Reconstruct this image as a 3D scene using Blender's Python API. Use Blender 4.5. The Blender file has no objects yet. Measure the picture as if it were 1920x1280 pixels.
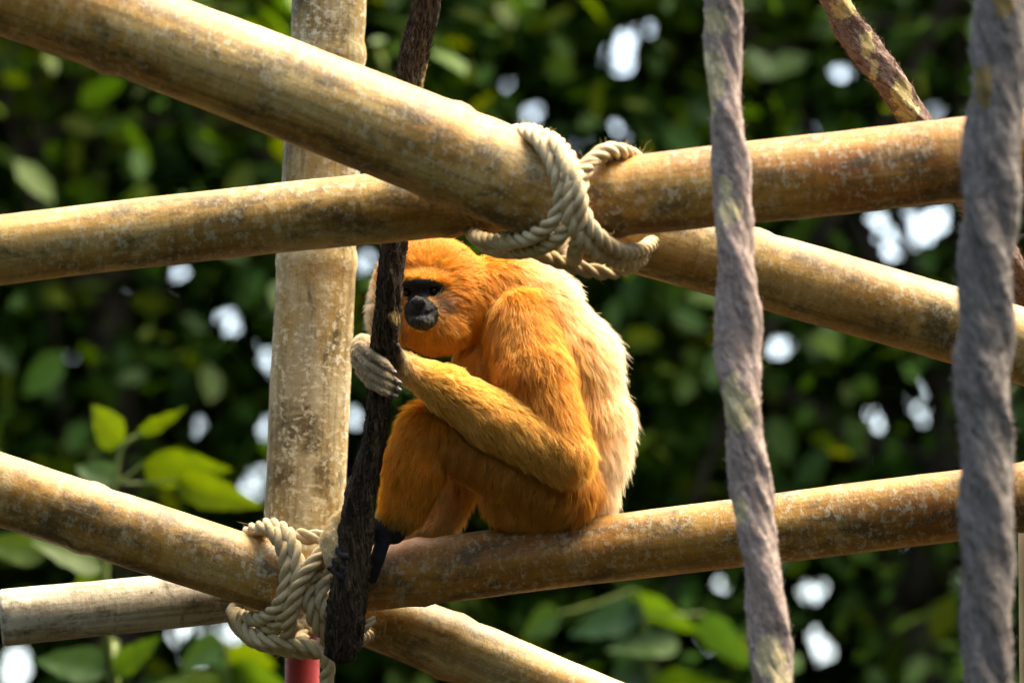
import bpy, math, random
import numpy as np
from mathutils import Vector, Matrix, noise as mnoise
from mathutils.kdtree import KDTree

rng = np.random.default_rng(11)
random.seed(11)
SC = bpy.context.scene
COL = SC.collection

# ------------------------------------------------------------------ camera
PITCH = math.radians(8.0)
CAM = np.array([0.0, 0.0, 1.6])
FWD = np.array([0.0, math.cos(PITCH), math.sin(PITCH)])
UPV = np.array([0.0, -math.sin(PITCH), math.cos(PITCH)])
RGT = np.array([1.0, 0.0, 0.0])
LENS = 300.0
K = 36.0 / LENS / 1920.0
cd = bpy.data.cameras.new('camera')
cam = bpy.data.objects.new('camera', cd); COL.objects.link(cam)
cam.location = CAM; cam.rotation_euler = (math.pi/2 + PITCH, 0, 0)
cd.lens = LENS; cd.sensor_width = 36; cd.clip_start = 0.1; cd.clip_end = 2000
cd.dof.use_dof = True; cd.dof.focus_distance = 11.93; cd.dof.aperture_fstop = 4.0
SC.camera = cam

# ------------------------------------------------------------------ world, sun, exposure
SUN_EL, SUN_AZ = math.radians(66), math.radians(72)      # azimuth from +Y towards +X
w = bpy.data.worlds.new('World'); SC.world = w; w.use_nodes = True
nt = w.node_tree; nt.nodes.clear()
sky = nt.nodes.new('ShaderNodeTexSky'); sky.sky_type = 'NISHITA'; sky.sun_disc = False
sky.sun_elevation = SUN_EL; sky.sun_rotation = SUN_AZ
sky.air_density = 0.8; sky.dust_density = 3.0; sky.ozone_density = 0.4
bg = nt.nodes.new('ShaderNodeBackground'); bg.inputs['Strength'].default_value = 0.15
wo = nt.nodes.new('ShaderNodeOutputWorld')
nt.links.new(sky.outputs[0], bg.inputs[0]); nt.links.new(bg.outputs[0], wo.inputs[0])
sd = bpy.data.lights.new('sun', 'SUN'); sd.energy = 3.0; sd.angle = math.radians(48.0); sd.color = (1.0, 0.94, 0.84)
sun = bpy.data.objects.new('sun', sd); COL.objects.link(sun)
sdir = Vector((math.sin(SUN_AZ)*math.cos(SUN_EL), math.cos(SUN_AZ)*math.cos(SUN_EL), math.sin(SUN_EL)))
sun.rotation_euler = sdir.to_track_quat('Z', 'Y').to_euler(); sun.location = (3, 10, 12)
SC.view_settings.view_transform = 'Standard'; SC.view_settings.look = 'None'
SC.view_settings.exposure = 2.5; SC.view_settings.gamma = 1.0; SC.view_settings.use_curve_mapping = False
SC.view_settings.use_white_balance = True; SC.view_settings.white_balance_temperature = 7600; SC.view_settings.white_balance_tint = 6
SC.render.engine = 'CYCLES'
SC.cycles.use_denoising = True
SC.cycles.max_bounces = 12; SC.cycles.diffuse_bounces = 8; SC.cycles.transmission_bounces = 8; SC.cycles.transparent_max_bounces = 8
SC.cycles.sample_clamp_indirect = 6.0
SC.cycles_curves.shape = 'RIBBONS'

# ------------------------------------------------------------------ helpers
def at(px, py, d):
    return CAM + RGT*((px-960)*K*d) + UPV*((640-py)*K*d) + FWD*d
def ats(lst): return np.array([at(*p) for p in lst])
def proj(P):
    r = P - CAM
    d = r @ FWD
    return 960 + (r @ RGT)/(K*d), 640 - (r @ UPV)/(K*d), d

def mesh_obj(name, V, F, mat, parent=None, smooth=True, attrs=None, origin=None):
    me = bpy.data.meshes.new(name)
    V = np.asarray(V, dtype=np.float32)
    if isinstance(F, np.ndarray):
        n = F.shape[1]; me.vertices.add(len(V)); me.vertices.foreach_set('co', V.ravel())
        me.loops.add(F.size); me.loops.foreach_set('vertex_index', F.astype(np.int32).ravel())
        me.polygons.add(len(F)); me.polygons.foreach_set('loop_start', np.arange(0, F.size, n, dtype=np.int32))
        me.update(calc_edges=True)
    else:
        me.from_pydata(V.tolist(), [], F); me.update()
    if smooth: me.polygons.foreach_set('use_smooth', np.ones(len(me.polygons), dtype=bool))
    if attrs:
        for k, a in attrs.items():
            at_ = me.color_attributes.new(k, 'FLOAT_COLOR', 'POINT')
            c = np.ones((len(V), 4), dtype=np.float32); c[:, :3] = a
            at_.data.foreach_set('color', c.ravel())
    if mat: me.materials.append(mat)
    o = bpy.data.objects.new(name, me); COL.objects.link(o)
    if parent: o.parent = parent
    return o
def empty(name, loc=(0, 0, 0)):
    o = bpy.data.objects.new(name, None); COL.objects.link(o); o.location = loc; o.empty_display_size = .1
    return o
def tag(o, label=None, cat=None, group=None, kind=None):
    if label: o['label'] = label
    if cat: o['category'] = cat
    if group: o['group'] = group
    if kind: o['kind'] = kind
    return o

def catmull(P, step, closed=False):
    P = np.asarray(P, float); n = len(P); out = []
    segs = n if closed else n-1
    for i in range(segs):
        if closed: p0, p1, p2, p3 = P[(i-1) % n], P[i], P[(i+1) % n], P[(i+2) % n]
        else: p0, p1, p2, p3 = P[max(i-1, 0)], P[i], P[i+1], P[min(i+2, n-1)]
        m = max(2, int(np.linalg.norm((p2-p1)[:3])/step))
        t = (np.arange(m)/m)[:, None]
        out.append(.5*((2*p1)+(-p0+p2)*t+(2*p0-5*p1+4*p2-p3)*t*t+(-p0+3*p1-3*p2+p3)*t**3))
    out = np.vstack(out)
    if not closed: out = np.vstack([out, P[-1:]])
    return out
def frames(C, closed=False):
    n = len(C)
    T = np.roll(C, -1, 0)-np.roll(C, 1, 0) if closed else np.gradient(C, axis=0)
    T /= np.linalg.norm(T, axis=1)[:, None]+1e-12
    N = np.zeros_like(C); a = np.array([0, 0, 1.]) if abs(T[0][2]) < .8 else np.array([1., 0, 0])
    N[0] = a-T[0]*(a@T[0]); N[0] /= np.linalg.norm(N[0])
    for i in range(1, n):
        v = N[i-1]-T[i]*(N[i-1]@T[i]); N[i] = v/np.linalg.norm(v)
    return T, N, np.cross(T, N)
def ring_faces(nr, ns, closed=False):
    i = np.arange(nr if closed else nr-1)[:, None]; j = np.arange(ns)[None, :]
    a = i*ns+j; b = i*ns+(j+1) % ns; i2 = (i+1) % nr
    return np.stack([a, b, i2*ns+(j+1) % ns, i2*ns+j], -1).reshape(-1, 4)

# ------------------------------------------------------------------ materials
class NT:
    def __init__(s, name):
        s.m = bpy.data.materials.new(name); s.m.use_nodes = True; s.t = s.m.node_tree; s.t.nodes.clear()
        s.out = s.n('ShaderNodeOutputMaterial')
    def n(s, typ, **kw):
        nd = s.t.nodes.new(typ)
        for k, v in kw.items():
            if k in nd.inputs: nd.inputs[k].default_value = v
            else: setattr(nd, k, v)
        return nd
    def l(s, a, b): s.t.links.new(a, b)
    def mapping(s, scale, coord='Object', rand=True):
        tc = s.n('ShaderNodeTexCoord'); mp = s.n('ShaderNodeMapping'); mp.inputs['Scale'].default_value = scale
        s.l(tc.outputs[coord], mp.inputs[0])
        if rand:
            oi = s.n('ShaderNodeObjectInfo'); mu = s.n('ShaderNodeMath', operation='MULTIPLY'); mu.inputs[1].default_value = 37.0
            s.l(oi.outputs['Random'], mu.inputs[0]); s.l(mu.outputs[0], mp.inputs['Location'])
        return mp.outputs[0]
    def noise(s, vec, scale, detail=4, rough=.55, dist=0.):
        nd = s.n('ShaderNodeTexNoise'); nd.inputs['Scale'].default_value = scale; nd.inputs['Detail'].default_value = detail
        nd.inputs['Roughness'].default_value = rough; nd.inputs['Distortion'].default_value = dist
        s.l(vec, nd.inputs['Vector']); return nd.outputs['Fac']
    def ramp(s, fac, stops):
        r = s.n('ShaderNodeValToRGB'); e = r.color_ramp.elements
        while len(e) < len(stops): e.new(.5)
        for el, (p, c) in zip(e, stops):
            el.position = p; el.color = (*(c if isinstance(c, tuple) else (c, c, c)), 1)
        s.l(fac, r.inputs[0]); return r.outputs[0]
    def mix(s, fac, a, b, mode='MIX'):
        m = s.n('ShaderNodeMix', data_type='RGBA', blend_type=mode)
        for sock, v in ((m.inputs[0], fac), (m.inputs[6], a), (m.inputs[7], b)):
            if hasattr(v, 'links'): s.l(v, sock)
            elif isinstance(v, tuple): sock.default_value = (*v, 1)
            else: sock.default_value = v
        return m.outputs[2]
    def bump(s, h, strength, dist):
        b = s.n('ShaderNodeBump'); b.inputs['Strength'].default_value = strength; b.inputs['Distance'].default_value = dist
        s.l(h, b.inputs['Height']); return b.outputs[0]
    def principled(s, col, rough=.6, normal=None, spec=.3):
        p = s.n('ShaderNodeBsdfPrincipled')
        if hasattr(col, 'links'): s.l(col, p.inputs['Base Color'])
        else: p.inputs['Base Color'].default_value = (*col, 1)
        if hasattr(rough, 'links'): s.l(rough, p.inputs['Roughness'])
        else: p.inputs['Roughness'].default_value = rough
        p.inputs['Specular IOR Level'].default_value = spec
        if normal is not None: s.l(normal, p.inputs['Normal'])
        s.l(p.outputs[0], s.out.inputs[0]); return p

def bamboo_mat(name, honey, tan, pale, lichen=.5, mould=.45, spec=.35):
    s = NT(name)
    v1 = s.mapping((2.0, 7, 7)); v2 = s.mapping((105, 85, 85)); v3 = s.mapping((38, 9, 9)); v4 = s.mapping((7, 14, 14))
    base = s.ramp(s.noise(v1, 2.2, 5, .6, .4), [(.34, honey), (.5, tan), (.66, pale)])
    # faint ring-wise streaks round the culm
    streak = s.noise(v3, 1.0, 3, .6)
    base = s.mix(s.ramp(streak, [(.52, 0.), (.72, .40)]), base, tuple(min(1, c*1.35) for c in pale))
    # blotches of dark mould with a shape of their own
    mo = s.noise(v4, 1.3, 7, .72, .3)
    base = s.mix(s.ramp(mo, [(mould+.02, 0.), (mould+.15, .85)]), base, (.050, .036, .014))
    # rain smears running round the culm, and a cloudy grey bloom
    vs = s.mapping((22, 6, 6)); sm = s.noise(vs, 1.6, 6, .72, .8); bl = s.noise(v1, 1.1, 3, .6)
    base = s.mix(s.mix(1.0, s.ramp(sm, [(.55, 0.), (.70, .55)]), s.ramp(bl, [(.42, .1), (.6, 1.)]), 'MULTIPLY'), base, (.50, .42, .26))
    base = s.mix(s.mix(1.0, s.ramp(sm, [(.34, .7), (.45, 0.)]), s.ramp(bl, [(.40, 1.), (.58, .15)]), 'MULTIPLY'), base, (.085, .055, .018))
    # fine lengthwise grain
    vg = s.mapping((2.5, 75, 75)); gr = s.noise(vg, 1.0, 4, .65)
    base = s.mix(s.ramp(gr, [(.36, .5), (.5, 0.)]), base, (.10, .058, .014))
    base = s.mix(s.ramp(gr, [(.58, 0.), (.72, .35)]), base, (.52, .40, .20))
    # speckles of grey-white lichen
    li = s.noise(v2, 1.0, 5, .7)
    patch = s.noise(v4, .8, 2, .5)
    lf = s.mix(1.0, s.ramp(li, [(.52, 0.), (.60, 1.)]), s.ramp(patch, [(.38, .12), (.62, lichen)]), 'MULTIPLY')
    base = s.mix(lf, base, (.60, .55, .40))
    # black pin specks
    sp = s.noise(v2, 2.6, 3, .6)
    base = s.mix(s.ramp(sp, [(.64, 0.), (.70, .75)]), base, (.05, .04, .025))
    h = s.mix(.5, li, streak)
    s.principled(base, s.ramp(li, [(.3, .42), (.7, .72)]), s.bump(h, .55, .004), spec)
    return s.m

M_BAM = bamboo_mat('bamboo_honey', (.22, .092, .010), (.35, .178, .028), (.45, .30, .10), .35)
M_BAM2 = bamboo_mat('bamboo_tan', (.26, .125, .018), (.36, .205, .045), (.45, .32, .125), .38, .47)
M_BAM_OR = bamboo_mat('bamboo_orange', (.24, .072, .005), (.32, .132, .013), (.40, .225, .045), .42, .46)
M_BAM_GR = bamboo_mat('bamboo_bleached', (.36, .28, .18), (.48, .41, .30), (.56, .51, .41), .5, .50, .2)
M_POST = bamboo_mat('bamboo_lichened', (.27, .155, .035), (.32, .235, .10), (.36, .32, .21), 1.0, .48, .2)

def rope_mat():
    s = NT('manila_rope'); v = s.mapping((1, 1, 1))
    f = s.noise(v, 260, 3, .7); g = s.noise(v, 14, 3)
    c = s.ramp(g, [(.3, (.42, .31, .165)), (.68, (.66, .54, .35))])
    c = s.mix(s.ramp(f, [(.4, 0.), (.75, .5)]), c, (.30, .21, .10))
    s.principled(c, .85, s.bump(f, .5, .002), .1); return s.m
M_ROPE = rope_mat()

def vine_mat(name, dark, mid, light, patch, pthr, scale=1.0):
    s = NT(name)
    va = s.n('ShaderNodeAttribute'); va.attribute_name = 'vine_uv'
    mp = s.n('ShaderNodeMapping'); mp.inputs['Scale'].default_value = (scale, scale, scale); s.l(va.outputs['Vector'], mp.inputs[0])
    f1 = s.noise(mp.outputs[0], 120, 6, .66, 1.4); f2 = s.noise(mp.outputs[0], 20, 4, .6, .5)
    tc = s.mapping((1, 1, 1), rand=True); f3 = s.noise(tc, 420, 3, .65)
    c = s.ramp(f1, [(.36, dark), (.47, mid), (.62, light)])
    c = s.mix(s.ramp(f2, [(.42, 0.), (.62, .55)]), c, tuple(.35*x+.65*y for x, y in zip(dark, mid)))
    c = s.mix(s.ramp(f3, [(.45, 0.), (.7, .5)]), c, dark)
    pa = s.n('ShaderNodeAttribute'); pa.attribute_name = 'bare'
    pf = s.n('ShaderNodeMath', operation='ADD'); s.l(pa.outputs['Fac'], pf.inputs[0])
    sub = s.n('ShaderNodeMath', operation='MULTIPLY_ADD'); sub.inputs[1].default_value = 2.6; sub.inputs[2].default_value = -1.3
    g1 = s.noise(tc, 75, 5, .62, .5)
    s.l(g1, sub.inputs[0]); s.l(sub.outputs[0], pf.inputs[1])
    pc = s.mix(s.ramp(f1, [(.40, .75), (.56, 0.)]), patch, tuple(x*.4 for x in patch))
    c = s.mix(s.ramp(pf.outputs[0], [(pthr-.08, 0.), (pthr+.20, 1.)]), c, pc)
    h = s.mix(.35, f1, f3)
    s.principled(c, .85, s.bump(h, 1.0, .010), .15); return s.m
M_VINE_MAUVE = vine_mat('vine_mauve', (.19, .130, .112), (.50, .375, .335), (.68, .56, .50), (.90, .74, .44), .40)
M_VINE_GREY = vine_mat('vine_grey', (.07, .058, .052), (.27, .232, .215), (.46, .41, .385), (.40, .27, .10), .6)
M_VINE_BLACK = vine_mat('vine_black', (.006, .005, .004), (.024, .016, .009), (.13, .092, .055), (.30, .21, .08), .6)
M_VINE_BROWN = vine_mat('vine_lichen', (.060, .034, .026), (.20, .125, .10), (.32, .23, .19), (.56, .44, .20), .5)

def paint_mat(name, col, rough, chips):
    s = NT(name); v = s.mapping((1, 1, 1)); f = s.noise(v, 60, 6, .7); g = s.noise(v, 12, 4)
    c = s.mix(s.ramp(g, [(.35, 0.), (.7, .5)]), col, tuple(x*.6 for x in col))
    c = s.mix(s.ramp(f, [(.66, 0.), (.70, .8)]), c, chips)
    s.principled(c, rough, s.bump(f, .3, .002), .35); return s.m
M_RED = paint_mat('red_paint', (.36, .035, .035), .5, (.35, .28, .2))
M_PALE = paint_mat('pale_wood', (.50, .40, .22), .7, (.6, .52, .36))

def leaf_mat(name, transl=.35, gloss=.32):
    s = NT(name)
    a = s.n('ShaderNodeAttribute'); a.attribute_name = 'leaf_col'
    v = s.mapping((1, 1, 1), rand=False); f = s.noise(v, 30, 3)
    c = s.mix(s.ramp(f, [(.35, 0.), (.7, .35)]), a.outputs['Color'], (.02, .05, .01))
    p = s.n('ShaderNodeBsdfPrincipled'); s.l(c, p.inputs['Base Color']); p.inputs['Roughness'].default_value = gloss
    p.inputs['Specular IOR Level'].default_value = .15
    t = s.n('ShaderNodeBsdfTranslucent')
    hs = s.n('ShaderNodeMix', data_type='RGBA', blend_type='MULTIPLY'); hs.inputs[0].default_value = 1
    s.l(c, hs.inputs[6]); hs.inputs[7].default_value = (2.3, 1.9, .5, 1); s.l(hs.outputs[2], t.inputs[0])
    m = s.n('ShaderNodeMixShader'); m.inputs[0].default_value = transl
    s.l(p.outputs[0], m.inputs[1]); s.l(t.outputs[0], m.inputs[2]); s.l(m.outputs[0], s.out.inputs[0])
    return s.m
M_LEAF = leaf_mat('tree_leaf', .35, .5)
M_LEAF2 = leaf_mat('sapling_leaf', .34, .5)
def bark_mat():
    s = NT('tree_bark'); v = s.mapping((6, 6, 1.5)); f = s.noise(v, 6, 6, .7)
    c = s.ramp(f, [(.35, (.018, .013, .009)), (.65, (.075, .058, .040))])
    s.principled(c, .9, s.bump(f, .8, .03), .1); return s.m
M_BARK = bark_mat()
def stem_mat():
    s = NT('green_stem'); v = s.mapping((1, 1, 1)); f = s.noise(v, 20, 3)
    s.principled(s.ramp(f, [(.3, (.09, .13, .02)), (.7, (.16, .20, .04))]), .5, None, .3); return s.m
M_STEM = stem_mat()
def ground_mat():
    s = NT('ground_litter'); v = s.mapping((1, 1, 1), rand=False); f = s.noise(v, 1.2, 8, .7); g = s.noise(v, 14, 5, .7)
    c = s.ramp(f, [(.35, (.006, .009, .004)), (.6, (.012, .010, .006))])  # near black: shade over the ground put into its colour to cut bounce
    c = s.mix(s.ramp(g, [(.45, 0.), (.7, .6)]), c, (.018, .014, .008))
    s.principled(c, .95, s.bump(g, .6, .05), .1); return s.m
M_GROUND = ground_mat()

# ------------------------------------------------------------------ ground
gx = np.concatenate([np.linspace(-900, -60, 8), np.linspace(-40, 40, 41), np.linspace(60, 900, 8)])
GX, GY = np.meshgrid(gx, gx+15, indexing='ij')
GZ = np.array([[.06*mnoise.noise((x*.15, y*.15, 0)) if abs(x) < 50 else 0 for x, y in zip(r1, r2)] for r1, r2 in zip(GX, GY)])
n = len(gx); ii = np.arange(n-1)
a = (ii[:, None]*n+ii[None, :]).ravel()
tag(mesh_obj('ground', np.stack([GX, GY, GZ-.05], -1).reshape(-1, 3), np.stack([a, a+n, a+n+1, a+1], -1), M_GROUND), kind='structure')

# ------------------------------------------------------------------ bamboo poles
def pole(name, label, cat, p0, p1, r0, r1, mat, group=None, bump=.035, nodes=(), facet=.0, seed=0, bend=0., ns=40):
    A, B = at(*p0), at(*p1); L = np.linalg.norm(B-A)
    nr = int(L/.012)+2
    xs = np.linspace(0, L, nr)
    th = np.linspace(0, 2*math.pi, ns, endpoint=False)
    R = np.zeros((nr, ns))
    for i, x in enumerate(xs):
        r = r0+(r1-r0)*x/L
        for nx in nodes:
            q = (x-nx)/.012
            r *= 1+.06*math.exp(-q*q)-.03*math.exp(-((x-nx-.022)/.012)**2)
        lo = mnoise.noise((x*2.6, seed*7.1, 1.7))
        for j, t in enumerate(th):
            c, s_ = math.cos(t), math.sin(t)
            nz = mnoise.noise((x*5+seed*3.3, c*1.1, s_*1.1+seed))
            nz2 = mnoise.noise((x*32+seed*3.3, c*3.2, s_*3.2+seed))
            fc = facet*math.cos(6*t+seed)
            R[i, j] = r*(1+bump*(.7*lo+nz)+bump*.22*nz2+fc)
    bz = bend*np.sin(np.pi*xs/L)
    V = np.stack([np.repeat(xs[:, None], ns, 1), R*np.cos(th), R*np.sin(th)+bz[:, None]], -1)
    # rounded ends: shrink an extra ring, then a cap
    def endring(i, dx, f):
        q = V[i].copy(); q[:, 0] += dx; q[:, 1] *= f; q[:, 2] = (q[:, 2]-bz[i])*f+bz[i]; return q
    rings = np.concatenate([[endring(0, -.005, .60), endring(0, -.006, .88), endring(0, -.003, .965)], V, [endring(-1, .003, .965), endring(-1, .006, .88), endring(-1, .005, .60)]])
    F = ring_faces(len(rings), ns)
    VV = rings.reshape(-1, 3)
    m = len(VV)
    VV = np.vstack([VV, [[.012, 0, 0], [L-.012, 0, 0]]])
    F = F[:, ::-1]
    faces = F.tolist()+[[m, j, (j+1) % ns] for j in range(ns)]+[[m+1, m-ns+(j+1) % ns, m-ns+j] for j in range(ns)]
    o = mesh_obj(name, VV, faces, mat)
    X = (B-A)/L
    Z = UPV-X*(UPV@X)
    if np.linalg.norm(Z) < .3: Z = -FWD-X*(-FWD@X)
    Z /= np.linalg.norm(Z); Y = np.cross(Z, X)
    o.matrix_world = Matrix(((X[0], Y[0], Z[0], A[0]), (X[1], Y[1], Z[1], A[1]), (X[2], Y[2], Z[2], A[2]), (0, 0, 0, 1)))
    tag(o, label, cat, group)
    return o
PG = 'bamboo poles lashed into a climbing frame'
pole('bamboo_pole', 'thickest bamboo pole sloping down into the upper lashing, in front of the upright post', 'pole', (-500, -202, 11.46), (1046, 371, 11.5), .0675, .0670, M_BAM, PG, nodes=(.55, 1.02), seed=1, bend=.012)
pole('bamboo_pole', 'bamboo pole passing under the thickest pole, just above the gibbon', 'pole', (-600, 545, 11.68), (1062, 354, 11.66), .0465, .0495, M_BAM2, PG, nodes=(.30, 1.06), seed=2, bend=.006)
pole('bamboo_pole', 'honey brown bamboo pole with pale drips, rising from the upper lashing behind the hanging vines', 'pole', (1088, 377, 11.5), (2500, 222, 11.42), .0540, .0600, M_BAM_OR, PG, nodes=(.045, .62), seed=3)
pole('bamboo_pole', 'tan bamboo pole sloping down from beneath the upper lashing, away from the gibbon', 'pole', (1105, 416, 11.66), (2500, 829, 11.74), .0520, .0520, M_BAM2, PG, nodes=(.23, .9), seed=4, bend=.006)
pole('bamboo_pole', 'brown bamboo pole sloping down into the lower lashing, above the bleached stub', 'pole', (-600, 723, 11.95), (522, 1087, 12.0), .0520, .0500, M_BAM, PG, nodes=(.6,), seed=5)
pole('bamboo_pole', 'orange brown speckled bamboo pole that the gibbon sits on', 'pole', (632, 1091, 12.02), (2500, 861, 11.93), .0465, .0535, M_BAM_OR, PG, nodes=(.12, .93), facet=.012, seed=6)
pole('bamboo_pole', 'short bleached pale pole stub with a cut end, under the brown sloping pole', 'pole', (8, 1158, 12.10), (560, 1103, 12.13), .0405, .0375, M_BAM_GR, PG, bump=.06, seed=7)
pole('bamboo_pole', 'pale bamboo pole running down from the lower lashing beneath the gibbon\'s perch', 'pole', (640, 1127, 12.13), (2000, 1690, 12.2), .0470, .0480, M_BAM2, PG, nodes=(.17,), seed=8, bump=.05)
pole('bamboo_post', 'upright lichen speckled bamboo post standing behind the crossed poles', 'post', (560, 1165, 12.27), (665, -950, 12.32), .0605, .0510, M_POST, nodes=(.10, .52, .82), facet=.014, seed=9)

def upright(name, label, cat, px, py, d, r, mat, seed):
    T = at(px, py, d); nr = int(T[2]/.03)+2; ns = 20
    zs = np.linspace(-.1, T[2], nr); th = np.linspace(0, 2*math.pi, ns, endpoint=False)
    V = np.array([[(r*(1+.03*mnoise.noise((z*6, math.cos(t), math.sin(t)+seed))))*math.cos(t), r*math.sin(t), z] for z in zs for t in th])
    m = len(V); V = np.vstack([V, [[0, 0, T[2]+.004]]])
    F = ring_faces(nr, ns).tolist()+[[m-ns+j, m-ns+(j+1) % ns, m] for j in range(ns)]
    o = mesh_obj(name, V, F, mat); o.location = (T[0], T[1], 0); return tag(o, label, cat)
upright('red_pole', 'red painted pole holding up the lower lashing', 'pole', 567, 1172, 12.26, .0250, M_RED, 3)
upright('slim_post', 'slim pale beige post behind the thick grey vine', 'post', 1926, 868, 12.12, .0135, M_PALE, 5)

# ------------------------------------------------------------------ lashings
def rope(name, pts, parent, r=.0108, closed=True, step=.004, pitch=.062, ns=8):
    C = catmull(ats(pts), step, closed); T, N, B = frames(C, closed)
    seg = np.linalg.norm(np.roll(C, -1, 0)-C, axis=1); s = np.concatenate([[0], np.cumsum(seg)[:-1]])
    Ltot = s[-1]+seg[-1]
    if closed: pitch = Ltot/max(1, round(Ltot/pitch))
    Vs, Fs, off = [], [], 0
    a = np.linspace(0, 2*math.pi, ns, endpoint=False)
    for k in range(3):
        ph = 2*math.pi*(s/pitch+k/3)
        wob = 1+.06*np.sin(s*170+k)
        cc = C+(np.cos(ph)[:, None]*N+np.sin(ph)[:, None]*B)*(r*.50)
        V = cc[:, None, :]+(np.cos(a)[None, :, None]*N[:, None, :]+np.sin(a)[None, :, None]*B[:, None, :])*(r*.56*wob)[:, None, None]
        Vs.append(V.reshape(-1, 3)); Fs.append(ring_faces(len(C), ns, closed)+off); off += len(C)*ns
        if not closed:
            pass
    o = mesh_obj(name, np.vstack(Vs), np.vstack(Fs), M_ROPE)
    o.parent = parent; o.matrix_parent_inverse = parent.matrix_world.inverted()
    return o
def place_empty(name, p):
    e = empty(name, tuple(at(*p))); bpy.context.view_layer.update(); return e
ul = tag(place_empty('rope_lashing', (1080, 400, 11.58)), 'pale rope lashing tying the crossed poles above the gibbon\'s back', 'rope')
rope('rope_wrap', [(955, 262, 11.57), (972, 247, 11.50), (1008, 262, 11.445), (1040, 318, 11.42), (1051, 380, 11.42), (1028, 424, 11.43), (980, 449, 11.475), (915, 452, 11.57), (884, 432, 11.66), (900, 380, 11.735), (935, 310, 11.68)], ul)
rope('rope_wrap', [(975, 255, 11.57), (1000, 247, 11.49), (1040, 272, 11.43), (1066, 330, 11.405), (1074, 395, 11.41), (1050, 442, 11.43), (1000, 468, 11.49), (930, 468, 11.60), (900, 440, 11.70), (925, 370, 11.74), (955, 300, 11.67)], ul)
rope('rope_wrap', [(1020, 275, 11.57), (1035, 262, 11.49), (1066, 296, 11.425), (1084, 350, 11.395), (1086, 420, 11.41), (1078, 470, 11.46), (1075, 485, 11.58), (1060, 460, 11.70), (1050, 360, 11.74), (1030, 300, 11.66)], ul)
rope('rope_wrap', [(1195, 300, 11.55), (1170, 285, 11.48), (1140, 282, 11.45), (1108, 302, 11.43), (1089, 348, 11.415), (1094, 400, 11.41), (1122, 443, 11.425), (1165, 470, 11.47), (1208, 466, 11.56), (1228, 440, 11.66), (1230, 390, 11.735), (1215, 330, 11.66)], ul)
rope('rope_wrap', [(1165, 296, 11.55), (1130, 292, 11.46), (1098, 312, 11.42), (1072, 352, 11.40), (1070, 410, 11.405), (1098, 456, 11.43), (1145, 487, 11.49), (1192, 490, 11.58), (1218, 455, 11.69), (1205, 395, 11.745), (1185, 330, 11.66)], ul)
rope('rope_wrap', [(1005, 470, 11.60), (1060, 494, 11.57), (1130, 510, 11.57), (1185, 498, 11.60), (1224, 455, 11.66), (1210, 430, 11.74), (1110, 440, 11.745), (1010, 445, 11.73)], ul)
ll = tag(place_empty('rope_lashing', (565, 1100, 12.06)), 'pale rope lashing tying the poles above the red pole, beside the gibbon\'s foot', 'rope')
rope('rope_wrap', [(460, 1010, 12.03), (478, 992, 11.985), (507, 993, 11.955), (531, 1030, 11.94), (537, 1080, 11.935), (526, 1128, 11.94), (495, 1158, 11.975), (450, 1155, 12.06), (430, 1132, 12.13), (448, 1090, 12.19), (458, 1040, 12.12)], ll)
rope('rope_wrap', [(485, 1003, 12.03), (503, 984, 11.985), (532, 994, 11.955), (553, 1032, 11.935), (558, 1085, 11.93), (546, 1134, 11.935), (512, 1174, 11.97), (464, 1186, 12.06), (440, 1155, 12.14), (462, 1090, 12.195), (478, 1035, 12.11)], ll)
rope('rope_wrap', [(645, 1018, 12.02), (622, 1030, 11.965), (595, 1068, 11.94), (577, 1110, 11.933), (585, 1152, 11.937), (608, 1190, 11.955), (640, 1208, 12.0), (684, 1190, 12.12), (690, 1130, 12.20), (668, 1050, 12.12)], ll)
rope('rope_wrap', [(665, 1018, 12.02), (643, 1034, 11.965), (618, 1072, 11.94), (602, 1112, 11.933), (610, 1150, 11.937), (628, 1180, 11.955), (655, 1194, 12.0), (700, 1180, 12.12), (706, 1120, 12.20), (684, 1050, 12.12)], ll)
rope('rope_wrap', [(628, 1016, 12.02), (612, 1026, 11.955), (588, 1055, 11.925), (562, 1095, 11.922), (548, 1140, 11.93), (540, 1185, 11.96), (545, 1212, 12.05), (570, 1190, 12.19), (600, 1090, 12.20), (620, 1030, 12.12)], ll)
rope('rope_wrap', [(520, 1000, 12.06), (545, 1002, 12.02), (580, 1006, 12.005), (620, 1010, 12.02), (650, 1030, 12.08), (640, 1060, 12.19), (560, 1060, 12.2), (510, 1030, 12.14)], ll)
rope('rope_wrap', [(436, 1142, 12.09), (452, 1172, 12.03), (482, 1197, 11.99), (530, 1202, 11.965), (580, 1210, 11.965), (612, 1232, 11.97), (612, 1275, 11.99), (596, 1330, 12.02), (600, 1420, 12.04)], ll, closed=False)
rope('rope_wrap', [(446, 1160, 12.10), (470, 1196, 12.03), (520, 1214, 11.99), (580, 1222, 11.98), (625, 1212, 12.0), (650, 1190, 12.09), (600, 1180, 12.19), (480, 1160, 12.19)], ll)
rope('rope_tail', [(660, 1195, 12.0), (680, 1180, 11.97), (694, 1166, 11.965), (700, 1160, 11.97)], ll, r=.006, closed=False)

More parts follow.
